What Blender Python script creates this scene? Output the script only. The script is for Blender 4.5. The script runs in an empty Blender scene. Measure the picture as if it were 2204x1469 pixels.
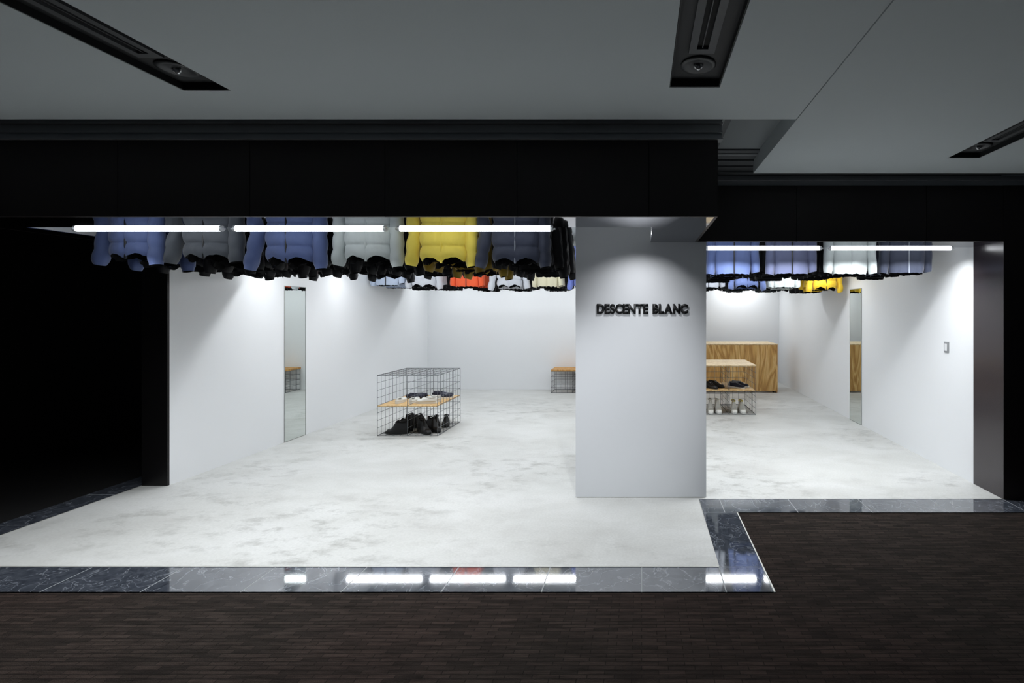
import bpy, bmesh, math, random
from mathutils import Vector, Matrix, noise

PI = math.pi
scn = bpy.context.scene
COL = scn.collection

# ------------------------------------------------------------------ camera
F = 17 / 36 * 2204            # focal length in pixels
VX, VY, EYE = 1381, 667, 1.6  # vanishing point of the photograph, eye height
cd = bpy.data.cameras.new('camera')
cam = bpy.data.objects.new('camera', cd)
COL.objects.link(cam)
cd.lens = 17
cd.sensor_width = 36
cd.shift_x = -(VX - 1102) / 2204
cd.shift_y = -(734.5 - VY) / 2204
cd.clip_start = 0.05
cam.location = (0, 0, EYE)
cam.rotation_euler = (PI / 2, 0, 0)
scn.camera = cam

# ------------------------------------------------------------------ world and exposure
w = bpy.data.worlds.new('world')
scn.world = w
w.use_nodes = True
w.node_tree.nodes['Background'].inputs[0].default_value = (0.72, 0.86, 1.0, 1)
w.node_tree.nodes['Background'].inputs[1].default_value = 0.08
vs = scn.view_settings
vs.view_transform = 'Standard'
vs.look = 'None'
vs.gamma = 1
vs.use_curve_mapping = False
vs.exposure = 0.0
TUBE_POWER = 7.0
BARE_POWER = 28.0    # suspended tubes in the middle of the shop shine all round
BEAM_POWER = 12.0
SPOT_POWER = 27.0
ADDED_SPOT_POWER = 235.0

# ------------------------------------------------------------------ materials
def lin(c):
    return tuple(((v / 255) / 12.92 if v / 255 <= 0.04045 else ((v / 255 + 0.055) / 1.055) ** 2.4) for v in c) + (1,)

def mat(name, rgb, rough=0.5, metal=0.0, ior=1.5, bump=0, bscale=200, var=0, vscale=8, spec=None, sheen=0):
    m = bpy.data.materials.new(name)
    m.use_nodes = True
    nt = m.node_tree
    b = nt.nodes['Principled BSDF']
    b.inputs['Base Color'].default_value = lin(rgb)
    b.inputs['Roughness'].default_value = rough
    b.inputs['Metallic'].default_value = metal
    b.inputs['IOR'].default_value = ior
    if spec is not None:
        b.inputs['Specular IOR Level'].default_value = spec
    if sheen:
        b.inputs['Sheen Weight'].default_value = sheen
    if bump or var:
        tc = nt.nodes.new('ShaderNodeTexCoord')
    if var:
        n = nt.nodes.new('ShaderNodeTexNoise')
        n.inputs['Scale'].default_value = vscale
        n.inputs['Detail'].default_value = 6
        nt.links.new(tc.outputs['Object'], n.inputs['Vector'])
        mx = nt.nodes.new('ShaderNodeMixRGB')
        c = lin(rgb)
        mx.inputs[1].default_value = tuple(v * (1 - var) for v in c[:3]) + (1,)
        mx.inputs[2].default_value = tuple(min(1, v * (1 + var)) for v in c[:3]) + (1,)
        nt.links.new(n.outputs['Fac'], mx.inputs[0])
        nt.links.new(mx.outputs[0], b.inputs['Base Color'])
    if bump:
        n = nt.nodes.new('ShaderNodeTexNoise')
        n.inputs['Scale'].default_value = bscale
        n.inputs['Detail'].default_value = 4
        nt.links.new(tc.outputs['Object'], n.inputs['Vector'])
        bp = nt.nodes.new('ShaderNodeBump')
        bp.inputs['Strength'].default_value = bump
        bp.inputs['Distance'].default_value = 0.01
        nt.links.new(n.outputs['Fac'], bp.inputs['Height'])
        nt.links.new(bp.outputs[0], b.inputs['Normal'])
    return m

def ramp(nt, fac, stops):
    r = nt.nodes.new('ShaderNodeValToRGB')
    e = r.color_ramp.elements
    e[0].position, e[0].color = stops[0][0], stops[0][1]
    e[1].position, e[1].color = stops[-1][0], stops[-1][1]
    for p, c in stops[1:-1]:
        k = e.new(p)
        k.color = c
    nt.links.new(fac, r.inputs[0])
    return r.outputs[0]

def tex(nt, kind, vec, **kw):
    n = nt.nodes.new(kind)
    for k, v in kw.items():
        n.inputs[k].default_value = v
    nt.links.new(vec, n.inputs['Vector'])
    return n

def mapped(nt, scale=(1, 1, 1), rot=(0, 0, 0), loc=(0, 0, 0)):
    tc = nt.nodes.new('ShaderNodeTexCoord')
    mp = nt.nodes.new('ShaderNodeMapping')
    mp.inputs['Scale'].default_value = scale
    mp.inputs['Rotation'].default_value = rot
    mp.inputs['Location'].default_value = loc
    nt.links.new(tc.outputs['Object'], mp.inputs[0])
    return mp.outputs[0]

def mixc(nt, a, b, fac, kind='MIX'):
    m = nt.nodes.new('ShaderNodeMixRGB')
    m.blend_type = kind
    for s, v in ((0, fac), (1, a), (2, b)):
        if hasattr(v, 'links'):
            nt.links.new(v, m.inputs[s])
        else:
            m.inputs[s].default_value = v
    return m.outputs[0]

def bumpn(nt, h, strength, dist=0.01):
    bp = nt.nodes.new('ShaderNodeBump')
    bp.inputs['Strength'].default_value = strength
    bp.inputs['Distance'].default_value = dist
    nt.links.new(h, bp.inputs['Height'])
    return bp.outputs[0]

M = {}
M['white_wall'] = mat('white_wall_paint', (236, 238, 240), 0.55, bump=0.03, bscale=120)
M['shop_ceiling'] = mat('shop_ceiling_paint', (225, 228, 230), 0.7)
M['hall_ceiling'] = mat('hall_ceiling_paint', (206, 214, 216), 0.8, bump=0.03, bscale=90)
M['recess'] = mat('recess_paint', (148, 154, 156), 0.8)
M['dark_trim'] = mat('dark_cove_metal', (104, 107, 110), 0.6)
M['cove_face'] = mat('cove_face_paint', (168, 171, 174), 0.6)
M['cove_line'] = mat('cove_edge_metal', (150, 154, 156), 0.5)
M['laminate'] = mat('black_brown_laminate', (36, 30, 30), 0.42, spec=0.35, var=0.25, vscale=3)
M['end_panel'] = mat('black_end_panel', (15, 13, 14), 0.4, spec=0.4)
M['dark_floor'] = mat('dark_corridor_floor', (16, 15, 16), 0.7)
M['jamb'] = mat('glossy_dark_jamb', (50, 43, 46), 0.2, spec=0.7)
M['soffit'] = mat('polished_soffit', (172, 174, 182), 0.035, metal=1.0)
M['groove'] = mat('groove_black', (6, 6, 6), 0.9)
M['column'] = mat('column_paint', (226, 229, 233), 0.6, bump=0.02, bscale=140)
M['steel_edge'] = mat('steel_edge', (205, 204, 198), 0.35, metal=0.6)
M['wire'] = mat('rack_wire_steel', (112, 116, 120), 0.42, metal=0.7)
M['mirror'] = mat('mirror_silver', (222, 228, 225), 0.0, metal=1.0)
M['mirror_edge'] = mat('mirror_edge', (168, 172, 168), 0.3, metal=0.3)
M['white_metal'] = mat('white_enamel', (230, 232, 234), 0.35)
M['trough'] = mat('trough_black', (24, 26, 28), 0.6)
M['track'] = mat('track_grey', (78, 80, 82), 0.5)
M['track_dark'] = mat('track_slot_black', (5, 5, 5), 0.8)
M['lamp_face'] = mat('downlight_grey', (62, 64, 66), 0.45)
M['bulb'] = mat('bulb_unlit', (210, 212, 214), 0.15, metal=0.6)
M['letter'] = mat('black_letter', (7, 7, 10), 0.5)
M['switch'] = mat('switch_grey', (150, 153, 155), 0.4)
M['switch_key'] = mat('switch_white', (226, 228, 230), 0.35)
M['caster'] = mat('caster_black', (12, 12, 12), 0.6)
M['line'] = mat('steel_line', (150, 152, 154), 0.3, metal=0.9)

def emission(name, rgb, s):
    m = bpy.data.materials.new(name)
    m.use_nodes = True
    nt = m.node_tree
    nt.nodes.clear()
    e = nt.nodes.new('ShaderNodeEmission')
    e.inputs[0].default_value = rgb + (1,)
    e.inputs[1].default_value = s
    o = nt.nodes.new('ShaderNodeOutputMaterial')
    nt.links.new(e.outputs[0], o.inputs[0])
    return m
M['tube'] = emission('lit_tube', (0.93, 0.965, 1.0), TUBE_POWER)
M['bare_tube'] = emission('lit_bare_tube', (0.93, 0.965, 1.0), BARE_POWER)

def make_concrete():
    m = mat('polished_concrete', (218, 219, 216), 0.5)
    nt = m.node_tree
    b = nt.nodes['Principled BSDF']
    v = mapped(nt, (0.8, 1.25, 1), (0, 0, 0.5))
    n1 = tex(nt, 'ShaderNodeTexNoise', v, Scale=1.6, Detail=9, Roughness=0.62, Distortion=0.4)
    c1 = ramp(nt, n1.outputs['Fac'], [(0.30, lin((198, 198, 195))), (0.47, lin((207, 208, 205))), (0.62, lin((215, 216, 214)))])
    v2 = mapped(nt, (2.6, 4.2, 1), (0, 0, 0.5), (3, 1, 0))
    n2 = tex(nt, 'ShaderNodeTexNoise', v2, Scale=1.5, Detail=8, Roughness=0.7)
    s2 = ramp(nt, n2.outputs['Fac'], [(0.50, (0, 0, 0, 1)), (0.66, (1, 1, 1, 1))])
    v3 = mapped(nt, (1, 1, 1), (0, 0, 0), (7, 3, 0))
    n3 = tex(nt, 'ShaderNodeTexNoise', v3, Scale=0.7, Detail=2)
    s3 = ramp(nt, n3.outputs['Fac'], [(0.42, (0, 0, 0, 1)), (0.66, (0.75, 0.75, 0.75, 1))])
    s = mixc(nt, s2, s3, 1.0, 'MULTIPLY')
    c = mixc(nt, c1, lin((156, 156, 152)), s)
    n4 = tex(nt, 'ShaderNodeTexNoise', mapped(nt), Scale=60, Detail=4)
    c = mixc(nt, c, ramp(nt, n4.outputs['Fac'], [(0.3, (0.90, 0.90, 0.90, 1)), (0.7, (1, 1, 1, 1))]), 1.0, 'MULTIPLY')
    nt.links.new(c, b.inputs['Base Color'])
    nt.links.new(bumpn(nt, n4.outputs['Fac'], 0.06), b.inputs['Normal'])
    return m
M['concrete'] = make_concrete()

def make_marble():
    m = mat('dark_marble', (70, 76, 88), 0.045, ior=3.2)
    nt = m.node_tree
    b = nt.nodes['Principled BSDF']
    n1 = tex(nt, 'ShaderNodeTexNoise', mapped(nt), Scale=16, Detail=10, Roughness=0.75, Distortion=0.8)
    base = ramp(nt, n1.outputs['Fac'], [(0.3, lin((46, 50, 58))), (0.5, lin((66, 71, 80))), (0.72, lin((98, 103, 112)))])
    v = mapped(nt, (1, 1, 1))
    wv = nt.nodes.new('ShaderNodeTexNoise')
    wv.inputs['Scale'].default_value = 7.0
    wv.inputs['Detail'].default_value = 10
    wv.inputs['Distortion'].default_value = 0.9
    nt.links.new(v, wv.inputs['Vector'])
    vein = ramp(nt, wv.outputs['Fac'], [(0.485, (0, 0, 0, 1)), (0.5, (1, 1, 1, 1)), (0.512, (0, 0, 0, 1))])
    c = mixc(nt, base, lin((128, 133, 141)), vein)
    n3 = tex(nt, 'ShaderNodeTexNoise', mapped(nt, (1, 1, 1), (0, 0, 0), (5, 5, 5)), Scale=40, Detail=3)
    fl = ramp(nt, n3.outputs['Fac'], [(0.66, (0, 0, 0, 1)), (0.74, (1, 1, 1, 1))])
    c = mixc(nt, c, lin((120, 126, 136)), fl)
    nt.links.new(c, b.inputs['Base Color'])
    return m
M['marble'] = make_marble()

def make_carpet():
    m = mat('woven_carpet', (66, 58, 54), 0.95, spec=0.1)
    nt = m.node_tree
    b = nt.nodes['Principled BSDF']
    br = nt.nodes.new('ShaderNodeTexBrick')
    br.offset = 0.37
    br.inputs['Scale'].default_value = 1
    br.inputs['Brick Width'].default_value = 0.12
    br.inputs['Row Height'].default_value = 0.026
    br.inputs['Mortar Size'].default_value = 0.0022
    br.inputs['Bias'].default_value = -0.1
    br.inputs['Color1'].default_value = lin((58, 51, 47))
    br.inputs['Color2'].default_value = lin((40, 36, 33))
    br.inputs['Mortar'].default_value = lin((34, 30, 28))
    nt.links.new(mapped(nt), br.inputs['Vector'])
    n1 = tex(nt, 'ShaderNodeTexNoise', mapped(nt, (4, 38, 1)), Scale=1.2, Detail=6, Roughness=0.7)
    c = mixc(nt, br.outputs['Color'], ramp(nt, n1.outputs['Fac'], [(0.34, (0.5, 0.49, 0.48, 1)), (0.66, (1.3, 1.27, 1.24, 1))]), 1.0, 'MULTIPLY')
    n2 = tex(nt, 'ShaderNodeTexNoise', mapped(nt), Scale=0.5, Detail=1)
    c = mixc(nt, c, ramp(nt, n2.outputs['Fac'], [(0.4, (1, 1, 1, 1)), (0.6, (1.08, 0.96, 0.96, 1))]), 1.0, 'MULTIPLY')
    n3 = tex(nt, 'ShaderNodeTexNoise', mapped(nt), Scale=260, Detail=2)
    nt.links.new(c, b.inputs['Base Color'])
    nt.links.new(bumpn(nt, n3.outputs['Fac'], 0.5), b.inputs['Normal'])
    return m
M['carpet'] = make_carpet()

def make_ply(name, dark, mid, light, sc=1.0, rot=(0, 0, 0)):
    m = mat(name, mid, 0.55)
    nt = m.node_tree
    b = nt.nodes['Principled BSDF']
    v = mapped(nt, (5.2 * sc, 5.2 * sc, 1.0 * sc), rot)
    n = tex(nt, 'ShaderNodeTexNoise', v, Scale=0.9, Detail=3, Roughness=0.5, Distortion=1.4)
    mt = nt.nodes.new('ShaderNodeMath')
    mt.operation = 'MULTIPLY'
    mt.inputs[1].default_value = 6.5
    nt.links.new(n.outputs['Fac'], mt.inputs[0])
    fr = nt.nodes.new('ShaderNodeMath')
    fr.operation = 'PINGPONG'
    fr.inputs[1].default_value = 0.5
    nt.links.new(mt.outputs[0], fr.inputs[0])
    c = ramp(nt, fr.outputs[0], [(0.0, lin(dark)), (0.28, lin(mid)), (0.5, lin(light))])
    n2 = tex(nt, 'ShaderNodeTexNoise', mapped(nt, (60, 60, 4), rot), Scale=2, Detail=3)
    c = mixc(nt, c, ramp(nt, n2.outputs['Fac'], [(0.35, (0.86, 0.84, 0.80, 1)), (0.65, (1.04, 1.04, 1.04, 1))]), 1.0, 'MULTIPLY')
    nt.links.new(c, b.inputs['Base Color'])
    return m
M['counter_ply'] = make_ply('counter_plywood', (180, 132, 70), (214, 168, 98), (230, 192, 130), 0.6)
M['top_ply'] = make_ply('pale_plywood', (206, 180, 138), (222, 198, 158), (232, 212, 176), 1, (0, PI / 2, 0))
M['shelf_ply'] = make_ply('shelf_plywood', (196, 156, 104), (216, 180, 124), (228, 198, 148), 1, (0, PI / 2, 0))
M['bench_ply'] = make_ply('bench_plywood', (176, 124, 62), (200, 148, 80), (214, 168, 100), 1, (0, PI / 2, 0))
M['ply_edge'] = mat('plywood_edge', (206, 172, 122), 0.6, var=0.2, vscale=90)

def fabric(name, rgb, rough=0.62, sheen=0.25):
    return mat(name, rgb, rough, bump=0.22, bscale=26, sheen=sheen, spec=0.3)
FAB = {
    'slate_blue': fabric('slate_blue_nylon', (88, 104, 150)),
    'grey': fabric('dark_grey_nylon', (84, 89, 96)),
    'light_grey': fabric('light_grey_nylon', (186, 194, 194)),
    'yellow': fabric('yellow_nylon', (240, 218, 92)),
    'navy': fabric('navy_nylon', (54, 60, 78)),
    'black': fabric('black_nylon', (16, 16, 20), sheen=0),
    'olive': fabric('mustard_nylon', (150, 124, 34)),
    'orange': fabric('orange_nylon', (226, 88, 44)),
    'white': fabric('white_nylon', (196, 199, 206)),
    'cream': fabric('cream_nylon', (214, 208, 180)),
    'periwinkle': fabric('bright_blue_nylon', (112, 128, 200)),
    'pale_blue': fabric('pale_blue_nylon', (178, 190, 210)),
    'slate': fabric('slate_nylon', (92, 98, 128)),
    'gold': fabric('golden_yellow_nylon', (226, 186, 40)),
    'dark_slate': fabric('dark_slate_nylon', (48, 56, 60)),
    'mid_grey': fabric('mid_grey_nylon', (150, 154, 162)),
}
M['lining'] = mat('black_lining', (7, 7, 9), 0.8, spec=0.1)
M['zip_dark'] = mat('dark_zip', (20, 22, 28), 0.4)
M['zip_light'] = mat('pale_zip', (120, 126, 138), 0.4)

# ------------------------------------------------------------------ mesh helpers
def link(name, me, parent=None):
    o = bpy.data.objects.new(name, me)
    COL.objects.link(o)
    if parent is not None:
        o.parent = parent
    return o

def bm_obj(name, bm, m, parent=None, smooth=False, bevel=0):
    if bevel:
        bmesh.ops.bevel(bm, geom=list(bm.edges), offset=bevel, segments=2, affect='EDGES', profile=0.6)
    bmesh.ops.recalc_face_normals(bm, faces=bm.faces)
    me = bpy.data.meshes.new(name)
    bm.to_mesh(me)
    bm.free()
    for x in (m if isinstance(m, (list, tuple)) else [m]):
        me.materials.append(x)
    if smooth:
        for p in me.polygons:
            p.use_smooth = True
    return link(name, me, parent)

def box(bm, x0, x1, y0, y1, z0, z1, mi=0):
    vs_ = [bm.verts.new(c) for c in ((x0, y0, z0), (x1, y0, z0), (x1, y1, z0), (x0, y1, z0),
                                     (x0, y0, z1), (x1, y0, z1), (x1, y1, z1), (x0, y1, z1))]
    fs = []
    for f in ((3, 2, 1, 0), (4, 5, 6, 7), (0, 1, 5, 4), (1, 2, 6, 5), (2, 3, 7, 6), (3, 0, 4, 7)):
        fc = bm.faces.new([vs_[i] for i in f])
        fc.material_index = mi
        fs.append(fc)
    return fs

def rod(bm, a, b, r, seg=8, cap=True):
    a, b = Vector(a), Vector(b)
    d = (b - a).normalized()
    up = Vector((0, 0, 1)) if abs(d.z) < 0.9 else Vector((1, 0, 0))
    u = d.cross(up).normalized()
    v = d.cross(u)
    r0, r1 = [], []
    for i in range(seg):
        t = 2 * PI * i / seg
        off = (u * math.cos(t) + v * math.sin(t)) * r
        r0.append(bm.verts.new(a + off))
        r1.append(bm.verts.new(b + off))
    for i in range(seg):
        j = (i + 1) % seg
        bm.faces.new((r0[i], r0[j], r1[j], r1[i]))
    if cap:
        bm.faces.new(r0[::-1])
        bm.faces.new(r1)

def polyrod(bm, pts, r, seg=6):
    for a, b in zip(pts, pts[1:]):
        rod(bm, a, b, r, seg)

def tag(o, label, cat, group=None, kind=None):
    o['label'] = label
    o['category'] = cat
    if group:
        o['group'] = group
    if kind:
        o['kind'] = kind
    return o

def empty(name, loc=(0, 0, 0), rz=0):
    o = bpy.data.objects.new(name, None)
    o.empty_display_size = 0.1
    COL.objects.link(o)
    o.location = loc
    o.rotation_euler.z = rz
    return o

def struct(name, bm, m, label, parent=None, cat='wall', bevel=0):
    o = bm_obj(name, bm, m, parent, bevel=bevel)
    if parent is None:
        o['kind'] = 'structure'
        o['label'] = label
        o['category'] = cat
    return o

# ------------------------------------------------------------------ main dimensions
SOF = 2.18            # underside of the shop fascia
FT = 2.655            # top of the fascia
Y1, Y2 = 3.003, 4.09  # front planes of the two fascia runs
XL, XLO = -4.32, -4.555
XR = 3.06
XF = 0.473            # right end of the near fascia
CZ = 3.0              # shop ceiling
HC = 2.68             # hall ceiling

# ------------------------------------------------------------------ floors
bm = bmesh.new()
# L-shaped concrete slab: near platform and shop interior
pts = [(XLO, 3.016), (0.4816, 3.016), (0.4816, 4.10), (XR, 4.10), (XR, 10.9), (XLO, 10.9)]
top = [bm.verts.new((x, y, 0.0)) for x, y in pts]
bot = [bm.verts.new((x, y, -0.08)) for x, y in pts]
bm.faces.new(top)
bm.faces.new(bot[::-1])
for i in range(6):
    j = (i + 1) % 6
    bm.faces.new((top[j], top[i], bot[i], bot[j]))
struct('floor', bm, M['concrete'], 'pale mottled concrete floor of the shop reaching out to the marble edging', cat='floor')

bm = bmesh.new()
box(bm, -6.8, 7.0, -4.0, 2.9, -0.10, -0.005)
box(bm, 0.5, 7.0, 2.9, 4.3, -0.10, -0.005)
struct('floor', bm, M['carpet'], 'dark brown woven carpet of the hall in front of the shop', cat='floor')

bm = bmesh.new()
box(bm, -6.8, -4.5, 2.9, 13.0, -0.10, -0.012)
struct('floor', bm, M['dark_floor'], 'black floor of the unlit corridor at the left', cat='floor')

def marble(name, slabs, label):
    bm = bmesh.new()
    for x0, x1, y0, y1 in slabs:
        box(bm, x0, x1, y0, y1, -0.03, 0.0)
    return struct(name, bm, M['marble'], label, cat='floor edging')
g = 0.0035
xs = [-4.815, -4.555, -3.99, -3.42, -2.85, -2.28, -1.71, -1.14, -0.57, 0.0, 0.4816, 0.754]
marble('trim_1', [(a + g, b - g, 2.748, 3.012) for a, b in zip(xs, xs[1:])], 'polished dark marble strip along the front of the concrete floor')
ys = [3.015, 3.55, 4.10]
marble('trim_2', [(0.4846, 0.754, a + g, b - g) for a, b in zip(ys, [3.555, 3.828])], 'polished dark marble strip running back beside the carpet corner')
xs = [0.4846, 0.66, 1.24, 1.83, 2.44, 3.06, 3.66, 4.27, 4.9, 5.5, 6.1]
marble('trim_3', [(a + g, b - g, 3.828, 4.097) for a, b in zip(xs, xs[1:])], 'polished dark marble strip below the right shop opening')
ys = [3.015, 3.6, 4.2, 4.8, 5.4, 6.0, 6.6, 7.2, 7.8, 8.4, 9.0]
marble('trim_4', [(-4.815, -4.558, a + g, b - g) for a, b in zip(ys, ys[1:])], 'polished dark marble strip at the left edge of the concrete')
# pale grout below the marble joints
bm = bmesh.new()
box(bm, -4.815, 0.754, 2.748, 3.014, -0.04, -0.0008)
box(bm, 0.4816, 0.754, 3.014, 4.098, -0.04, -0.0008)
box(bm, 0.754, 6.1, 3.828, 4.098, -0.04, -0.0008)
box(bm, -4.815, -4.556, 3.014, 9.0, -0.04, -0.0008)
struct('trim_5', bm, M['cove_line'], 'pale grout showing in the marble joints', cat='grout')
# thin steel edge strips
bm = bmesh.new()
box(bm, XLO, 0.4816, 3.012, 3.019, -0.03, 0.003)
box(bm, 0.4816, 0.4846, 3.019, 4.097, -0.03, 0.0015)
box(bm, 0.4846, XR, 4.097, 4.103, -0.03, 0.0015)
box(bm, 0.753, 0.761, 2.745, 3.826, -0.03, 0.002)
box(bm, -4.56, -4.552, 3.015, 4.42, -0.03, 0.002)
struct('trim_6', bm, M['steel_edge'], 'thin steel edge strips between concrete, marble and carpet', cat='edge strip')

# ------------------------------------------------------------------ shop walls
def wall(name, x0, x1, y0, y1, z0, z1, m, label, cat='wall'):
    bm = bmesh.new()
    box(bm, x0, x1, y0, y1, z0, z1)
    return struct(name, bm, m, label, cat=cat)
bm = bmesh.new()
box(bm, XLO + 0.02, XL, 4.425, 9.77, 0, CZ)
struct('wall_left', bm, M['white_wall'], 'white left side wall of the shop with the tall slim mirror')
wall('wall_back', XLO, 0.9, 9.77, 9.95, 0, CZ, M['white_wall'], 'white back wall of the shop behind the bench')
bm = bmesh.new()
box(bm, 0.9, XR + 0.2, 10.75, 10.9, 0, CZ)
box(bm, 0.82, 0.9, 9.95, 10.9, 0, CZ)
struct('wall_back', bm, M['white_wall'], 'white back wall set deeper behind the plywood counter')
wall('wall_right', XR, XR + 0.2, 4.46, 10.75, 0, CZ, M['white_wall'], 'white right side wall of the shop with switch and mirror')
wall('ceiling', XLO, XR + 0.2, Y1 + 0.06, 10.9, CZ, CZ + 0.1, M['shop_ceiling'], 'shop ceiling above the hanging jackets', 'ceiling')

# jambs
bm = bmesh.new()
box(bm, XLO, XL - 0.0, 4.405, 4.425, 0, CZ)
box(bm, XLO, XLO + 0.02, 4.425, 9.77, 0, CZ)
struct('trim_7', bm, M['end_panel'], 'dark end panel of the left shop wall', cat='wall panel')
bm = bmesh.new()
box(bm, XR, XR + 0.2, Y2, 4.46, 0, SOF + 0.4)
struct('trim_8', bm, M['jamb'], 'glossy dark jamb at the right side of the shop opening', cat='wall panel')

# ------------------------------------------------------------------ column
bm = bmesh.new()
box(bm, -0.5636, 0.5516, 4.13, 4.95, 0.004, CZ)
struct('wall_column', bm, M['column'], 'square white column with the shop name in black letters', bevel=0.002, cat='column')
bm = bmesh.new()
box(bm, -0.556, 0.544, 4.137, 4.94, 0.0, 0.008)
struct('baseboard_column', bm, M['groove'], 'thin shadow gap under the white column', cat='baseboard')

# ------------------------------------------------------------------ fascia
def panels(bm, axis, a, b, cuts, c0, c1, z0, z1, gap=0.002):
    ps = [a] + [c for c in cuts if a < c < b] + [b]
    for i, (p, q) in enumerate(zip(ps, ps[1:])):
        p2 = p + (gap if i else 0)
        q2 = q - (gap if i < len(ps) - 2 else 0)
        if axis == 'x':
            box(bm, p2, q2, c0, c1, z0, z1)
        else:
            box(bm, c0, c1, p2, q2, z0, z1)
bm = bmesh.new()
cuts1 = [-4.08, -3.254, -2.433, -1.594, -0.775, 0.045]
panels(bm, 'x', XLO, XF, cuts1, Y1, Y1 + 0.02, SOF, FT)
panels(bm, 'y', Y1 + 0.02, Y2, [3.55], XF - 0.02, XF, SOF, FT)
panels(bm, 'y', Y1 + 0.02, 4.405, [3.8], XLO, XLO + 0.02, SOF, FT)
struct('wall_front', bm, M['laminate'], 'dark panelled fascia above the left opening', cat='fascia')
bm = bmesh.new()
panels(bm, 'x', XF - 0.02, XR + 0.0, [1.31, 2.41], Y2, Y2 + 0.02, SOF, FT)
struct('wall_front', bm, M['laminate'], 'dark panelled fascia above the right opening', cat='fascia')
# white inner box of the fascia, polished underside
bm = bmesh.new()
T = 0.39
box(bm, XL, 0.088, Y1 + T - 0.012, Y1 + T, SOF + 0.004, CZ)            # inner face near run
box(bm, 0.076, 0.088, Y1 + T, 4.128, SOF + 0.004, CZ)
box(bm, XL - 0.012, XL, Y1 + 0.03, 4.405, SOF + 0.004, CZ)
box(bm, 0.56, XR, Y2 + T - 0.012, Y2 + T, SOF + 0.004, CZ)
struct('wall_inner', bm, M['white_wall'], 'white inner faces of the fascia boxes', cat='fascia')
bm = bmesh.new()
zs0, zs1 = SOF, SOF + 0.004
box(bm, XLO + 0.02, XF - 0.02, Y1 + 0.02, Y1 + T, zs0, zs1)
box(bm, XLO + 0.02, XL, Y1 + T, 4.405, zs0, zs1)
box(bm, 0.076, XF - 0.02, Y1 + T, 4.128, zs0, zs1)
box(bm, XF - 0.02, XR, Y2 + 0.02, 4.128, zs0, zs1)
box(bm, 0.5536, XR, 4.128, Y2 + T, zs0, zs1)
struct('trim_9', bm, M['soffit'], 'polished underside of the fascia mirroring the jackets', cat='soffit')
# fascia backing (dark) closing the box above
bm = bmesh.new()
box(bm, XLO + 0.021, XF - 0.021, Y1 + 0.022, Y1 + 0.05, SOF + 0.006, CZ)
box(bm, XF - 0.05, XF - 0.022, Y1 + 0.05, Y2 - 0.002, SOF + 0.006, CZ)
box(bm, XLO + 0.021, XLO + 0.05, Y1 + 0.05, 4.4, SOF + 0.006, CZ)
box(bm, XF - 0.02, XR, Y2 + 0.022, Y2 + 0.036, SOF + 0.006, CZ)
struct('wall_frame', bm, M['groove'], 'black backing behind the fascia panels', cat='fascia')

# right wall of the hall beyond the opening
bm = bmesh.new()
panels(bm, 'x', XR + 0.001, 7.0, [3.9, 4.75], Y2 - 0.004, Y2 + 0.02, 0.0, FT)
struct('wall_right', bm, M['laminate'], 'dark panelled hall wall right of the shop')
wall('wall_left', -6.95, -6.8, -4, 13, -0.1, HC, M['laminate'], 'dark wall across the corridor at the far left')
wall('wall_right', 7.0, 7.15, -4, 4.2, -0.1, HC, M['laminate'], 'dark wall at the far right of the hall')
wall('wall_back', -6.8, XLO, 12.6, 12.8, -0.1, HC, M['laminate'], 'dark wall at the end of the left corridor')

# ------------------------------------------------------------------ hall ceiling with recesses
SLOTS = [(-2.256, -2.022, -0.6, 2.381), (0.135, 0.379, -0.6, 2.347), (2.176, 2.402, 0.4, 3.437)]
def ceiling_grid(bm, x0, x1, y0, y1, holes, z):
    xs = sorted({x0, x1} | {h[0] for h in holes} | {h[1] for h in holes})
    ys = sorted({y0, y1} | {h[2] for h in holes} | {h[3] for h in holes})
    V = {}
    def v(x, y):
        if (x, y) not in V:
            V[(x, y)] = bm.verts.new((x, y, z))
        return V[(x, y)]
    for a, b in zip(xs, xs[1:]):
        for c, d in zip(ys, ys[1:]):
            mx, my = (a + b) / 2, (c + d) / 2
            if any(h[0] < mx < h[1] and h[2] < my < h[3] for h in holes):
                continue
            bm.faces.new((v(a, c), v(a, d), v(b, d), v(b, c)))
XC, YC1, YC2, RZ = 0.878, 2.74, 3.82, 2.80
def ceiling_panel(x0, x1, y0, y1, holes, label):
    bm = bmesh.new()
    ceiling_grid(bm, x0, x1, y0, y1, holes, HC)
    ceiling_grid(bm, x0, x1, y0, y1, holes, RZ)
    def side(xa, ya, xb, yb):
        bm.faces.new([bm.verts.new(c) for c in ((xa, ya, HC), (xb, yb, HC), (xb, yb, RZ), (xa, ya, RZ))])
    for h in holes + [(x0, x1, y0, y1)]:
        a, b, c, d = h
        side(a, c, b, c); side(b, c, b, d); side(b, d, a, d); side(a, d, a, c)
    bmesh.ops.remove_doubles(bm, verts=bm.verts, dist=1e-4)
    return struct('ceiling', bm, M['hall_ceiling'], label, cat='ceiling')
ceiling_panel(-6.8, XC - 0.003, -4, YC1, SLOTS[:2], 'grey hall ceiling with two black light troughs')
ceiling_panel(XC + 0.003, 7.0, -4, YC2, SLOTS[2:], 'grey hall ceiling to the right of the ceiling joint')
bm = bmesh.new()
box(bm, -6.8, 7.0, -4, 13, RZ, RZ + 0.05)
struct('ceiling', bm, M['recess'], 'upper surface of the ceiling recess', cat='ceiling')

# dark stepped cove between ceiling and fascia
bm = bmesh.new()
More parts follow.
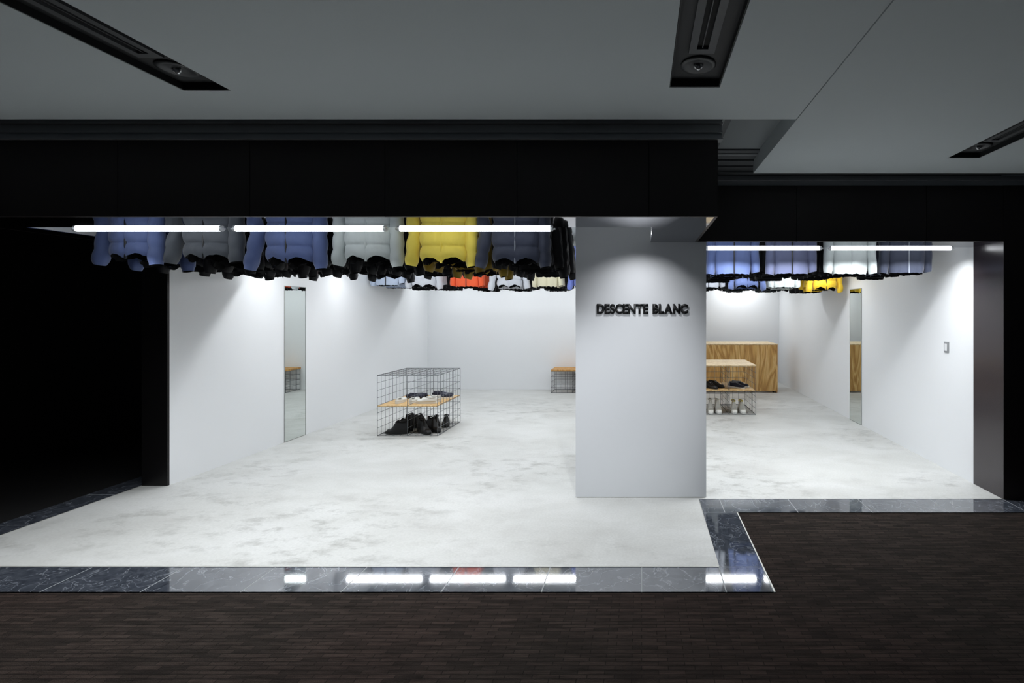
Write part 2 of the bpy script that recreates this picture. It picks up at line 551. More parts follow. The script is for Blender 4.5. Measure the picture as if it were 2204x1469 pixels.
# above near fascia
box(bm, -6.8, 0.50, Y1 + 0.012, Y1 + 0.05, FT, RZ)
box(bm, -6.8, 0.503, Y1 - 0.006, Y1 + 0.012, FT + 0.045, FT + 0.052)
box(bm, -6.8, 0.503, Y1 - 0.012, Y1 + 0.012, FT + 0.10, FT + 0.106)
box(bm, -6.8, 0.503, Y1 - 0.02, Y1 + 0.012, FT, FT + 0.006)
box(bm, 0.503, 7.0, Y2 + 0.008, Y2 + 0.04, FT, RZ - 0.06)
box(bm, 0.503, 7.0, Y2 - 0.008, Y2 + 0.008, FT + 0.04, FT + 0.047)
struct('trim_12', bm, M['cove_face'], 'grey upstand with thin ledges above the fascia', cat='ceiling trim')
bm = bmesh.new()
# beside near fascia, on the recess ceiling
box(bm, XF + 0.0, 0.56, Y1 - 0.01, Y2, RZ - 0.012, RZ)
box(bm, XF - 0.02, XF + 0.006, Y1 + 0.05, Y2, FT, RZ)
# in front of far fascia: stepped strips on the recess ceiling
box(bm, 0.56, 7.0, 3.60, 3.67, RZ - 0.012, RZ)
box(bm, XF, 7.0, 3.70, 3.80, RZ - 0.016, RZ)
box(bm, XF, 7.0, 3.80, 3.92, RZ - 0.028, RZ)
box(bm, XF, 7.0, 3.92, 4.02, RZ - 0.040, RZ)
box(bm, XF, 7.0, 4.02, 4.10, RZ - 0.055, RZ)
struct('trim_10', bm, M['dark_trim'], 'dark stepped cove between hall ceiling and fascia', cat='ceiling trim')
bm = bmesh.new()
box(bm, 0.503, 0.518, Y1 - 0.01, 3.67, RZ - 0.020, RZ - 0.012)
box(bm, 0.503, 7.0, 3.665, 3.70, RZ - 0.02, RZ)
struct('trim_11', bm, M['cove_line'], 'pale thin edge line inside the ceiling recess', cat='ceiling trim')

def ceiling_trough(i, x0, x1, y0, y1, label):
    cx = (x0 + x1) / 2
    t = empty('ceiling_light', (cx, y1, HC + 0.034))
    tag(t, label, 'ceiling light', 'black light troughs in the hall ceiling')
    hw = (x1 - x0) / 2 - 0.002
    L = y1 - y0 - 0.004
    bm = bmesh.new()
    box(bm, -hw, hw, -L, -0.002, 0.0, 0.012)
    box(bm, -hw, -hw + 0.004, -L, -0.002, -0.032, 0.0)
    box(bm, hw - 0.004, hw, -L, -0.002, -0.032, 0.0)
    box(bm, -hw + 0.004, hw - 0.004, -0.006, -0.002, -0.032, 0.0)
    box(bm, -hw + 0.004, hw - 0.004, -L, -L + 0.004, -0.032, 0.0)
    bm_obj('trough', bm, M['trough'], t)
    # track frame: two pale rails with a black slot
    bm = bmesh.new()
    ye = -0.27
    box(bm, -0.055, -0.024, -L + 0.05, ye, -0.014, -0.0005)
    box(bm, 0.024, 0.055, -L + 0.05, ye, -0.014, -0.0005)
    box(bm, -0.024, 0.024, ye - 0.035, ye, -0.014, -0.0005)
    box(bm, -0.002, 0.002, -L + 0.05, ye - 0.036, -0.010, -0.0005)
    tr = bm_obj('track', bm, M['track'], t)
    bm = bmesh.new()
    box(bm, -0.0235, 0.0235, -L + 0.05, ye - 0.036, -0.003, -0.0006)
    bm_obj('track_slot', bm, M['track_dark'], tr)
    # round downlight
    dl = bmesh.new()
    n = 40
    prof = [(0.080, -0.002), (0.080, -0.007), (0.062, -0.009), (0.05, -0.004), (0.034, -0.002)]
    rings = []
    for r, z in prof:
        rings.append([dl.verts.new((r * math.cos(2 * PI * k / n), r * math.sin(2 * PI * k / n) - 0.15, z)) for k in range(n)])
    for a, b in zip(rings, rings[1:]):
        for k in range(n):
            j = (k + 1) % n
            dl.faces.new((a[k], a[j], b[j], b[k]))
    dl.faces.new(rings[-1])
    d = bm_obj('downlight', dl, M['lamp_face'], t, smooth=True)
    bb = bmesh.new()
    bmesh.ops.create_uvsphere(bb, u_segments=16, v_segments=10, radius=0.013, matrix=Matrix.Translation((0, -0.15, -0.012)))
    for s in (-1, 1):
        rod(bb, (s * 0.02, -0.16, -0.004), (s * 0.012, -0.15, -0.016), 0.004, 6)
    bm_obj('bulb', bb, M['bulb'], d, smooth=True)
ceiling_trough(0, *SLOTS[0], 'black recessed light trough at the left of the hall ceiling')
ceiling_trough(1, *SLOTS[1], 'black recessed light trough above the white column')
ceiling_trough(2, *SLOTS[2], 'black recessed light trough at the right edge of the hall ceiling')

# ------------------------------------------------------------------ lit tubes
def tube_light(x0, x1, y, z, label, group, drop=True, power=1.0, tilt=-14):
    L = x1 - x0
    t = empty('tube_light', ((x0 + x1) / 2, y, z))
    tag(t, label, 'tube light', group)
    bm = bmesh.new()
    rod(bm, (-L / 2 + 0.035, 0, 0), (L / 2 - 0.035, 0, 0), 0.0165, 12, cap=False)
    bm_obj('lamp_tube', bm, M['bare_tube' if drop else 'tube'], t, smooth=True)
    for s in (-1, 1):
        bm = bmesh.new()
        rod(bm, (s * (L / 2 - 0.036), 0, 0), (s * (L / 2 - 0.018), 0, 0), 0.0165, 12)
        rod(bm, (s * (L / 2 - 0.018), 0, 0), (s * L / 2, 0, 0.002), 0.006, 8)
        rod(bm, (s * (L / 2 - 0.027), 0, 0), (s * (L / 2 - 0.027), 0, 0.03), 0.006, 8)
        bm_obj('end_cap', bm, M['white_metal'], t, smooth=True)
    ad = bpy.data.lights.new('tube_beam', 'AREA')
    ad.shape = 'RECTANGLE'
    ad.size = L - 0.08
    ad.size_y = 0.024
    ad.energy = BEAM_POWER * power
    ad.color = (0.95, 0.975, 1.0)
    ad.spread = math.radians(150 if drop else 135)
    ao = bpy.data.objects.new('tube_beam', ad)
    COL.objects.link(ao)
    ao.parent = t
    ao.location = (0, 0, -0.018)
    if not drop:
        ao.rotation_euler.x = math.radians(tilt)
    if drop:
        bm = bmesh.new()
        box(bm, -L / 2, L / 2, -0.01, 0.01, 0.028, 0.045)
        bm_obj('housing', bm, M['white_metal'], t)
        for s in (-1, 1):
            bm = bmesh.new()
            rod(bm, (s * L * 0.4, 0, 0.044), (s * L * 0.4, 0, CZ - z), 0.002, 6)
            bm_obj('suspension_wire', bm, M['line'], t)
    else:
        bm = bmesh.new()
        box(bm, -L / 2, L / 2, -0.006, 0.008, 0.026, 0.042)
        for s in (-1, 1):
            box(bm, s * L * 0.4 - 0.02, s * L * 0.4 + 0.02, -0.052, -0.006, 0.028, 0.040)
        bm_obj('bracket', bm, M['white_metal'], t)
tz = 2.176
yA = Y1 + T + 0.052
for (a, b), wd in zip(((-4.06, -2.965), (-2.925, -1.80), (-1.755, -0.615)), ('leftmost, above the blue and grey jackets', 'middle one, above the slate-blue jacket', 'rightmost, above the yellow jacket')):
    tube_light(a, b, yA, tz, 'lit white tube light of the left opening, ' + wd, 'lit tube lights behind the fascia', False, 1.32)
yB = Y2 + T + 0.052
for (a, b), wd in zip(((0.585, 1.70), (1.74, 2.93)), ('next to the column', 'next to the right wall')):
    tube_light(a, b, yB, tz, 'lit white tube light of the right opening, ' + wd, 'lit tube lights behind the fascia', False, 1.35, 2)
mid = [(-4.2 + 1.18 * k, -4.2 + 1.18 * k + 1.13) for k in range(6)]
for a, b in mid:
    tube_light(a, b, 6.84, 2.20, 'suspended white tube light hidden by the jackets, seen mirrored in the marble', 'suspended tube lights', True, 0.42)
for k in range(3):  # extra unseen row, added to brighten the left wall
    tube_light(-4.17 + 1.13 * k, -4.17 + 1.13 * k + 1.09, 5.47, 2.20, 'added unseen tube light right behind the puffer jackets, brightening the left wall', 'suspended tube lights', True, 0.55)
for k in range(4):
    tube_light(-4.15 + 1.2 * k, -4.15 + 1.2 * k + 1.13, 9.15, 2.22, 'suspended white tube light near the back wall', 'suspended tube lights', True, 0.25)
for k in range(1):
    tube_light(1.55, 2.68, 10.35, 2.28, 'suspended white tube light behind the plywood counter', 'suspended tube lights', True, 0.5)

tube_light(1.55, 2.68, 8.75, 2.22, 'added unseen tube light brightening the front of the plywood counter', 'suspended tube lights', True, 0.35)  # extra unseen tube, added to lift the counter front and nearby floor

# unseen downlight, assumed behind the fascia and placed to match the column's wash
t = empty('spotlight', (-0.03, 3.75, 2.27))
tag(t, 'unseen small downlight assumed behind the fascia, washing the white column', 'spotlight')
bm = bmesh.new()
n = 24
prof = [(0.024, 0.0), (0.035, 0.0), (0.035, 0.09), (0.024, 0.09)]
rings = [[bm.verts.new((r * math.cos(2 * PI * k / n), r * math.sin(2 * PI * k / n), z)) for k in range(n)] for r, z in prof]
for a, b in zip(rings, rings[1:]):
    for k in range(n):
        bm.faces.new((a[k], a[(k + 1) % n], b[(k + 1) % n], b[k]))
bm.faces.new(rings[-1])
bm_obj('lamp_housing', bm, M['white_metal'], t, smooth=True)
bm = bmesh.new()
rod(bm, (0, 0, 0.09), (0, 0, CZ - 2.27), 0.006)
bm_obj('stem', bm, M['white_metal'], t)
ld = bpy.data.lights.new('spot_beam', 'SPOT')
ld.energy = SPOT_POWER
ld.spot_size = math.radians(132)
ld.spot_blend = 1.0
ld.shadow_soft_size = 0.02
ld.color = (0.97, 0.98, 1.0)
lo = bpy.data.objects.new('spot_beam', ld)
COL.objects.link(lo)
lo.parent = t
lo.location = (0, 0, -0.005)

# unseen spot added in the trough to brighten the lower column
t = empty('added_column_spot', (0.16 + 0.10, 0.95, HC + 0.045))
tag(t, 'added unseen spotlight in the ceiling trough, brightening the column', 'spotlight')
bm = bmesh.new()
aim = (Vector((-0.10, 4.13, 0.80)) - Vector((0.26, 0.95, HC - 0.03))).normalized()
rod(bm, (0, 0, 0), (0, 0, -0.05), 0.008, 10)
c0 = Vector((0, 0, -0.075))
bm_obj('stem', bm, M['trough'], t, smooth=True)
bm = bmesh.new()
rod(bm, c0 - aim * 0.05, c0 + aim * 0.045, 0.028, 20)
bm_obj('lamp_housing', bm, M['trough'], t, smooth=True)
ld = bpy.data.lights.new('spot_beam', 'SPOT')
ld.energy = ADDED_SPOT_POWER
ld.spot_size = math.radians(34)
ld.spot_blend = 1.0
ld.shadow_soft_size = 0.03
ld.color = (0.96, 0.98, 1.0)
lo = bpy.data.objects.new('spot_beam', ld)
COL.objects.link(lo)
lo.parent = t
lo.location = c0 + aim * 0.05
lo.rotation_euler = aim.to_track_quat('-Z', 'Y').to_euler()

# ------------------------------------------------------------------ mirrors, switch
def wall_mirror(x, nx, y0, y1, z1, label):
    t = empty('wall_mirror', (x, (y0 + y1) / 2, 0.0))
    tag(t, label, 'mirror')
    h = (y1 - y0) / 2
    a, b = (0, 0.006) if nx > 0 else (-0.006, 0)
    bm = bmesh.new()
    box(bm, a, b, -h + 0.008, h - 0.008, 0.006, z1 - 0.006)
    bm_obj('mirror_glass', bm, M['mirror'], t)
    bm = bmesh.new()
    a, b = (0, 0.009) if nx > 0 else (-0.009, 0)
    box(bm, a, b, -h + 0.003, -h + 0.0075, 0.002, z1)
    box(bm, a, b, h - 0.0075, h - 0.003, 0.002, z1)
    box(bm, a, b, -h + 0.0075, h - 0.0075, z1 - 0.0055, z1)
    box(bm, a, b, -h + 0.0075, h - 0.0075, 0.002, 0.0055)
    bm_obj('mirror_frame', bm, M['mirror_edge'], t)
wall_mirror(XL, 1, 5.84, 6.215, 1.895, 'tall slim floor-length mirror on the left white wall')
wall_mirror(XR, -1, 6.715, 7.095, 1.905, 'tall slim floor-length mirror on the right white wall')

t = empty('wall_switch', (XR, 4.848, 1.228))
tag(t, 'small grey framed light switch on the right white wall', 'light switch')
bm = bmesh.new()
box(bm, -0.008, 0, -0.036, 0.036, -0.054, 0.054)
bm_obj('switch_plate', bm, M['switch'], t, bevel=0.002)
bm = bmesh.new()
box(bm, -0.013, -0.0082, -0.019, 0.019, -0.036, 0.036)
bm_obj('rocker', bm, M['switch_key'], t, bevel=0.0015)

# ------------------------------------------------------------------ sign
def make_sign():
    yf = 4.13
    t = empty('sign_lettering', (0.0, yf, 1.6))
    tag(t, 'black raised shop name lettering on the front of the white column', 'sign')
    def px(x):
        return (x - VX) / F * (yf - 0.03)
    spec = [('DESCENTE', 1284.0, 1395.5, 0.050, 0.001), ('BLANC', 1404.5, 1481.0, 0.070, 0.0005)]
    zb = 1.6 - (675.0 - VY) / F * (yf - 0.03)
    H = 21.5 / F * (yf - 0.03)
    for word, xa, xb, off, gap in spec:
        ms = []
        for ch in word:
            cu = bpy.data.curves.new('letter', 'FONT')
            cu.body = ch
            cu.size = 1.0
            cu.offset = off
            cu.extrude = 0.0
            cu.resolution_u = 6
            ob = bpy.data.objects.new('letter', cu)
            COL.objects.link(ob)
            dg = bpy.context.evaluated_depsgraph_get()
            me = bpy.data.meshes.new_from_object(ob.evaluated_get(dg))
            bpy.data.objects.remove(ob)
            bpy.data.curves.remove(cu)
            xs = [v.co.x for v in me.vertices]
            ysv = [v.co.y for v in me.vertices]
            ms.append((me, min(xs), max(xs), min(ysv), max(ysv)))
        A, B = px(xa), px(xb)
        s = H / 0.70
        tot = sum(m_[2] - m_[1] for m_ in ms) * s + gap * (len(ms) - 1)
        k = (B - A - gap * (len(ms) - 1)) / (tot - gap * (len(ms) - 1))
        x = A
        for me, a, b, c, d in ms:
            wdt = (b - a) * s * k
            bm = bmesh.new()
            bm.from_mesh(me)
            for v in bm.verts:
                u, q = v.co.x, v.co.y
                v.co = Vector(((u - a) * s * k + x, 0.0, (q - c) / (d - c) * H))
            r = bmesh.ops.extrude_face_region(bm, geom=list(bm.faces))
            for e in r['geom']:
                if isinstance(e, bmesh.types.BMVert):
                    e.co.y -= 0.012
            for v in bm.verts:
                v.co.y -= 0.001
                v.co.z += zb - 1.6
            bm_obj('letter', bm, M['letter'], t)
            bpy.data.meshes.remove(me)
            x += wdt + gap
make_sign()

# ------------------------------------------------------------------ wire racks
WR = 0.0026
def wire_panel(name, parent, o, u, v, nu, nv, r=WR):
    bm = bmesh.new()
    o, u, v = Vector(o), Vector(u), Vector(v)
    for i in range(nu + 1):
        rod(bm, o + u * i / nu, o + u * i / nu + v, r * (1.35 if i in (0, nu) else 1), 5)
    for j in range(nv + 1):
        rod(bm, o + v * j / nv, o + v * j / nv + u, r * (1.35 if j in (0, nv) else 1), 5)
    return bm_obj(name, bm, M['wire'], parent, smooth=True)

def slab(name, parent, x0, x1, y0, y1, z0, z1, m, bev=0.0015):
    bm = bmesh.new()
    box(bm, x0, x1, y0, y1, z0, z1)
    o = bm_obj(name, bm, m, parent, bevel=bev)
    return o

def rack(x0, y0, nx, ny, nz, c, label, top=None, shelf=True, topover=0.0, group=None, lower=0.0):
    """open wire-grid shelving of nx by ny by nz cubes of side c"""
    t = empty('wire_rack', (x0, y0, 0.004))
    tag(t, label, 'display rack', group)
    n = 4
    W_, D_, H_ = nx * c, ny * c, nz * c
    for i in range(nx + 1):
        wire_panel('side_panel', t, (i * c, 0, 0.002), (0, D_, 0), (0, 0, H_), n * ny, n * nz)
    for i in range(nx):
        wire_panel('back_panel', t, (i * c, D_, 0.002), (c, 0, 0), (0, 0, H_), n, n * nz)
    wire_panel('bottom_panel', t, (0, 0, 0.004), (W_, 0, 0), (0, D_, 0), n * nx, n * ny)
    if top is None:
        wire_panel('top_panel', t, (0, 0, H_), (W_, 0, 0), (0, D_, 0), n * nx, n * ny)
    else:
        slab('tabletop', t, -topover, W_ + topover, -topover, D_ + topover, H_ + 0.004, H_ + 0.022, top)
    if shelf:
        for i in range(nx):
            slab('shelf', t, i * c + 0.004, (i + 1) * c - 0.004, 0.002, D_ - 0.004, c - 0.012, c, M['shelf_ply'])
    return t
CU = 0.385
LX, LY = -3.357, 6.14
rack(LX, LY, 2, 2, 2, CU * 0.995, 'low steel wire grid rack with plywood shelf standing on the left floor')
RX, RY, RC = 1.74 - 3 * 0.40, 7.38, 0.367
def right_rack():
    t = empty('wire_rack', (1.74 - 1.6, RY, 0.004))
    tag(t, 'wire grid rack with pale plywood top standing behind the column', 'display rack')
    cw, D_, H_ = 0.40, 0.80, 0.735
    for i in range(5):
        wire_panel('side_panel', t, (i * cw, 0, 0.002), (0, D_, 0), (0, 0, H_), 8, 8)
    for i in range(4):
        wire_panel('back_panel', t, (i * cw, D_, 0.002), (cw, 0, 0), (0, 0, H_), 4, 8)
        slab('shelf', t, i * cw + 0.006, (i + 1) * cw - 0.006, 0.004, D_ - 0.006, 0.36, 0.375, M['shelf_ply'])
    wire_panel('bottom_panel', t, (0, 0, 0.004), (4 * cw, 0, 0), (0, D_, 0), 16, 8)
    slab('tabletop', t, -0.01, 4 * cw + 0.01, -0.01, D_ + 0.01, H_ + 0.005, H_ + 0.023, M['top_ply'])
right_rack()
def bench():
    t = empty('bench', (-1.745, 9.345, 0.004))
    tag(t, 'low wire grid bench with orange-brown wooden top against the back wall', 'bench')
    c = 0.405
    for i in range(5):
        wire_panel('side_panel', t, (i * c, 0, 0.002), (0, 0.4, 0), (0, 0, 0.41), 4, 4, 0.003)
    for i in range(4):
        wire_panel('back_panel', t, (i * c, 0.4, 0.002), (c, 0, 0), (0, 0, 0.41), 4, 4, 0.003)
        wire_panel('front_panel', t, (i * c, 0, 0.002), (c, 0, 0), (0, 0, 0.41), 4, 4, 0.003)
    slab('seat', t, -0.01, 4 * c + 0.01, -0.012, 0.41, 0.416, 0.446, M['bench_ply'])
bench()

# ------------------------------------------------------------------ counter
t = empty('counter', (1.76, 9.35, 0))
tag(t, 'plywood shop counter with wavy grain standing behind the rack at right', 'counter')
h0, h1 = 0.035, 0.925
slab('front_panel', t, -0.86, 0.87, 0, 0.018, h0, h1, M['counter_ply'])
slab('side_panel', t, 0.852, 0.87, 0.019, 0.72, h0 - 0.03, h1, M['counter_ply'])
slab('side_panel', t, -0.86, -0.842, 0.019, 0.72, h0 - 0.03, h1, M['counter_ply'])
slab('shelf', t, -0.84, 0.85, 0.05, 0.7, 0.45, 0.468, M['counter_ply'])
slab('countertop', t, -0.865, 0.875, -0.004, 0.725, h1 + 0.001, h1 + 0.022, M['top_ply'])
for x in (-0.8, 0.80):
    for y in (0.06, 0.66):
        bm = bmesh.new()
        rod(bm, (x - 0.012, y, 0.019), (x + 0.012, y, 0.019), 0.018, 14)
        box(bm, x - 0.014, x + 0.014, y - 0.014, y + 0.014, 0.024, 0.036)
        bm_obj('caster', bm, M['caster'], t)

# ------------------------------------------------------------------ shoes
SHOE_W = mat('white_shoe_leather', (226, 226, 220), 0.5, bump=0.05, bscale=90)
SHOE_B = mat('black_shoe_leather', (13, 13, 15), 0.55, bump=0.08, bscale=90)
SHOE_N = mat('navy_shoe_canvas', (22, 25, 46), 0.7, bump=0.1, bscale=150)
SHOE_G = mat('grey_shoe_canvas', (150, 155, 165), 0.7, bump=0.1, bscale=150)
SHOE_Y = mat('yellow_shoe_trim', (206, 190, 60), 0.6)
SHOE_D = mat('dark_charcoal_leather', (26, 28, 30), 0.6)
SOLE_W = mat('white_rubber_sole', (232, 232, 228), 0.5)
SOLE_B = mat('black_rubber_sole', (12, 12, 12), 0.6)
def shoe_parts(name, label, upper, sole, lace, lining, height=0.09, L=0.28, trim=None):
    """one shoe: toe towards -y, heel at +y, sole on z = 0"""
    t = empty('shoe' if height < 0.12 else 'boot')
    N, K = 22, 16
    def wid(s):   # half width along the length, s=0 toe .. 1 heel
        return 0.050 * (max(0.0, math.sin(PI * min(1, (s * 0.93 + 0.035))) ** 0.42)) * (1 - 0.30 * max(0, s - 0.32)) * (1 - 0.12 * math.exp(-((s - 0.6) / 0.13) ** 2))
    def top(s):
        toe = 0.050 * min(1, (s / 0.10) ** 0.5) if s > 0 else 0
        k = max(0, min(1, (s - 0.22) / 0.33))
        k = k * k * (3 - 2 * k)
        return toe + k * (height - 0.05)
    # sole
    bm = bmesh.new()
    lo, hi = [], []
    M_ = 40
    for i in range(M_):
        a = 2 * PI * i / M_
        s = 0.5 - 0.5 * math.cos(a)
        x = wid(s) * 1.06 * (1 if a < PI else -1)
        if i in (0, M_ // 2):
            x = 0
        y = (s - 0.5) * L * 1.02
        lo.append(bm.verts.new((x * 0.96, y, 0.0)))
        hi.append(bm.verts.new((x, y, 0.022 + 0.008 * s)))
    bm.faces.new(lo[::-1])
    bm.faces.new(hi)
    for i in range(M_):
        j = (i + 1) % M_
        bm.faces.new((lo[i], lo[j], hi[j], hi[i]))
    bm_obj('sole', bm, sole, t)
    # upper
    bm = bmesh.new()
    rings = []
    for i in range(N + 1):
        s = 0.012 + 0.976 * i / N
        W_, H_ = wid(s), top(s)
        z0 = 0.018 + 0.008 * s
        ring = []
        for k in range(K + 1):
            a = PI * k / K
            cx = math.cos(a)
            sz = math.sin(a)
            shrink = 1 - 0.42 * max(0, (H_ - 0.05) / 0.1) * sz
            x = W_ * (abs(cx) ** 0.75) * (1 if cx >= 0 else -1) * max(0.55, shrink)
            ring.append(bm.verts.new((x, (s - 0.5) * L, z0 + (H_ - z0 + 0.0) * (sz ** 0.7))))
        rings.append(ring)
    opening = []
    for i in range(N):
        for k in range(K):
            s = (i + 0.5) / N
            if s > 0.56 and s < 0.93 and 5 <= k <= 10:
                continue
            bm.faces.new((rings[i][k], rings[i][k + 1], rings[i + 1][k + 1], rings[i + 1][k]))
    bm.faces.new(rings[0])
    bm.faces.new(rings[-1][::-1])
    up = bm_obj('upper', bm, upper, t, smooth=True)
    md = up.modifiers.new('thick', 'SOLIDIFY')
    md.thickness = 0.003
    md.offset = 1
    # lining seen through the opening
    bm = bmesh.new()
    q = []
    for k in range(20):
        a = 2 * PI * k / 20
        q.append(bm.verts.new((0.027 * math.cos(a), 0.245 * L + 0.064 * math.sin(a), height - 0.028)))
    bm.faces.new(q)
    bm_obj('insole', bm, lining, t)
    # padded collar
    bm = bmesh.new()
    pts = []
    for k in range(25):
        a = 2 * PI * k / 24
        pts.append((0.030 * math.cos(a), 0.245 * L + 0.060 * math.sin(a), height + 0.001 - 0.004 * math.cos(2 * a)))
    polyrod(bm, pts, 0.006, 6)
    bm_obj('collar', bm, trim or upper, t, smooth=True)
    # laces and tongue
    bm = bmesh.new()
    for k in range(5):
        s = 0.29 + 0.055 * k
        z = top(s) + 0.004
        y = (s - 0.5) * L
        rod(bm, (-0.022, y, z - 0.004), (0.022, y + 0.008, z), 0.003, 6)
        rod(bm, (0.022, y, z - 0.004), (-0.022, y + 0.008, z), 0.003, 6)
    bm_obj('laces', bm, lace, t, smooth=True)
    t['label'] = label
    return t

def copy_tree(o, parent=None):
    c = o.copy()
    COL.objects.link(c)
    if parent is not None:
        c.parent = parent
    for ch in list(o.children):
        copy_tree(ch, c)
    return c

def pair(proto, x, y, z, rz, sides, group, sep=0.062, jit=0.0):
    """place both shoes; the prototype itself is the first"""
    out = []
    for k, (s, lb) in enumerate(zip((-1, 1), sides)):
        o = proto if (k == 0 and not proto.get('used')) else copy_tree(proto)
        if k == 0:
            proto['used'] = 1
        o.location = (x + s * sep * math.cos(rz), y + s * sep * math.sin(rz), z)
        o.rotation_euler.z = rz + s * jit
        o.scale.x = -1 if s > 0 else 1
        tag(o, lb, 'shoe', group)
        out.append(o)
    for o in out:
        if 'used' in o:
            del o['used']
    return out

zs = 0.3835 + 0.0045
g1 = 'shoes on the left wire rack'
p = shoe_parts('a', '', SHOE_W, SOLE_W, SHOE_W, M['lining'], 0.055, 0.25)
pair(p, -3.09, 6.38, zs, PI * 1.02, ['low white slip-on shoe with black inside, front left of the left rack shelf', 'low white slip-on shoe with black inside, second from left on the left rack shelf'], g1, 0.085)
p = shoe_parts('b', '', SHOE_N, SOLE_B, SHOE_N, M['lining'], 0.045, 0.25)
pair(p, -3.12, 6.72, zs, PI * 0.5, ['flat dark shoe at the back left of the rack shelf', 'flat dark shoe just in front of its twin on the rack shelf back'], g1, 0.05)
p = shoe_parts('c', '', SHOE_W, SOLE_W, SHOE_W, M['lining'], 0.078, 0.27)
pair(p, -2.80, 6.36, zs, -PI / 2 - 0.05, ['white sneaker side-on at the front right of the left rack shelf', 'white sneaker behind the front one on the left rack shelf'], g1, 0.06)
p = shoe_parts('d', '', SHOE_N, SOLE_W, SHOE_G, M['lining'], 0.07, 0.27)
pair(p, -2.76, 6.72, zs, PI / 2 + 0.25, ['navy sneaker with white laces at the back right of the left rack shelf', 'navy sneaker nearest the back panel of the left rack'], g1, 0.055)
zb_ = 0.0095
g2 = 'black boots in the left wire rack'
p = shoe_parts('e', '', SHOE_B, SOLE_B, SHOE_B, M['lining'], 0.165, 0.29)
pair(p, -3.16, 6.31, zb_, -PI / 2, ['black ankle boot side-on, front left at the bottom of the left rack', 'black ankle boot behind the front left one in the left rack'], g2, 0.06)
p2 = copy_tree(p)
pair(p2, -3.10, 6.68, zb_, PI - 0.2, ['black ankle boot standing at the back left of the left rack bottom', 'black ankle boot at the back of the left rack next to the divider'], g2, 0.065)
p3 = copy_tree(p)
pair(p3, -2.79, 6.34, zb_, 0.9, ['black ankle boot at the front right of the left rack bottom, toe forward', 'black ankle boot at the outer right front of the left rack bottom'], g2, 0.065)
p4 = shoe_parts('f', '', SHOE_D, SOLE_B, SHOE_B, M['lining'], 0.12, 0.28)
pair(p4, -2.77, 6.68, zb_, 0.35, ['dark charcoal boot at the back right of the left rack bottom', 'dark charcoal boot in the back right corner of the left rack'], g2, 0.065)

zr = 0.379 + 0.0005
g3 = 'shoes on the right wire rack shelf'
p = shoe_parts('g', '', SHOE_B, SOLE_B, SHOE_G, M['lining'], 0.095, 0.28)
pair(p, 1.13, 7.62, zr, 0.75, ['black sneaker with pale laces on the rack shelf beside the column', 'black sneaker with pale laces left of the rack divider'], g3, 0.068, 0.12)
p = shoe_parts('h', '', SHOE_N, SOLE_W, SHOE_G, M['lining'], 0.085, 0.28, trim=SHOE_G)
pair(p, 1.535, 7.66, zr, 0.95, ['navy sneaker with grey collar on the right rack shelf, left of its pair', 'navy sneaker with grey collar at the right end of the rack shelf'], g3, 0.068, 0.12)
g4 = 'white boots in the right wire rack'
p = shoe_parts('i', '', SHOE_W, SOLE_W, SHOE_W, M['lining'], 0.185, 0.28)
pair(p, 1.135, 7.56, zb_, 0.0, ['tall white boot at the rack bottom nearest the column', 'tall white boot at the rack bottom just left of the divider'], g4, 0.058, 0.06)
p = shoe_parts('j', '', SHOE_W, SOLE_W, SHOE_Y, M['lining'], 0.165, 0.28, trim=SHOE_Y)
pair(p, 1.505, 7.56, zb_, 0.0, ['white boot with yellow trim at the rack bottom right of the divider', 'white boot with yellow trim at the right end of the rack bottom'], g4, 0.062, 0.06)

# ------------------------------------------------------------------ jackets
def fnoise(x, y, z):
    return noise.noise(Vector((x, y, z)))

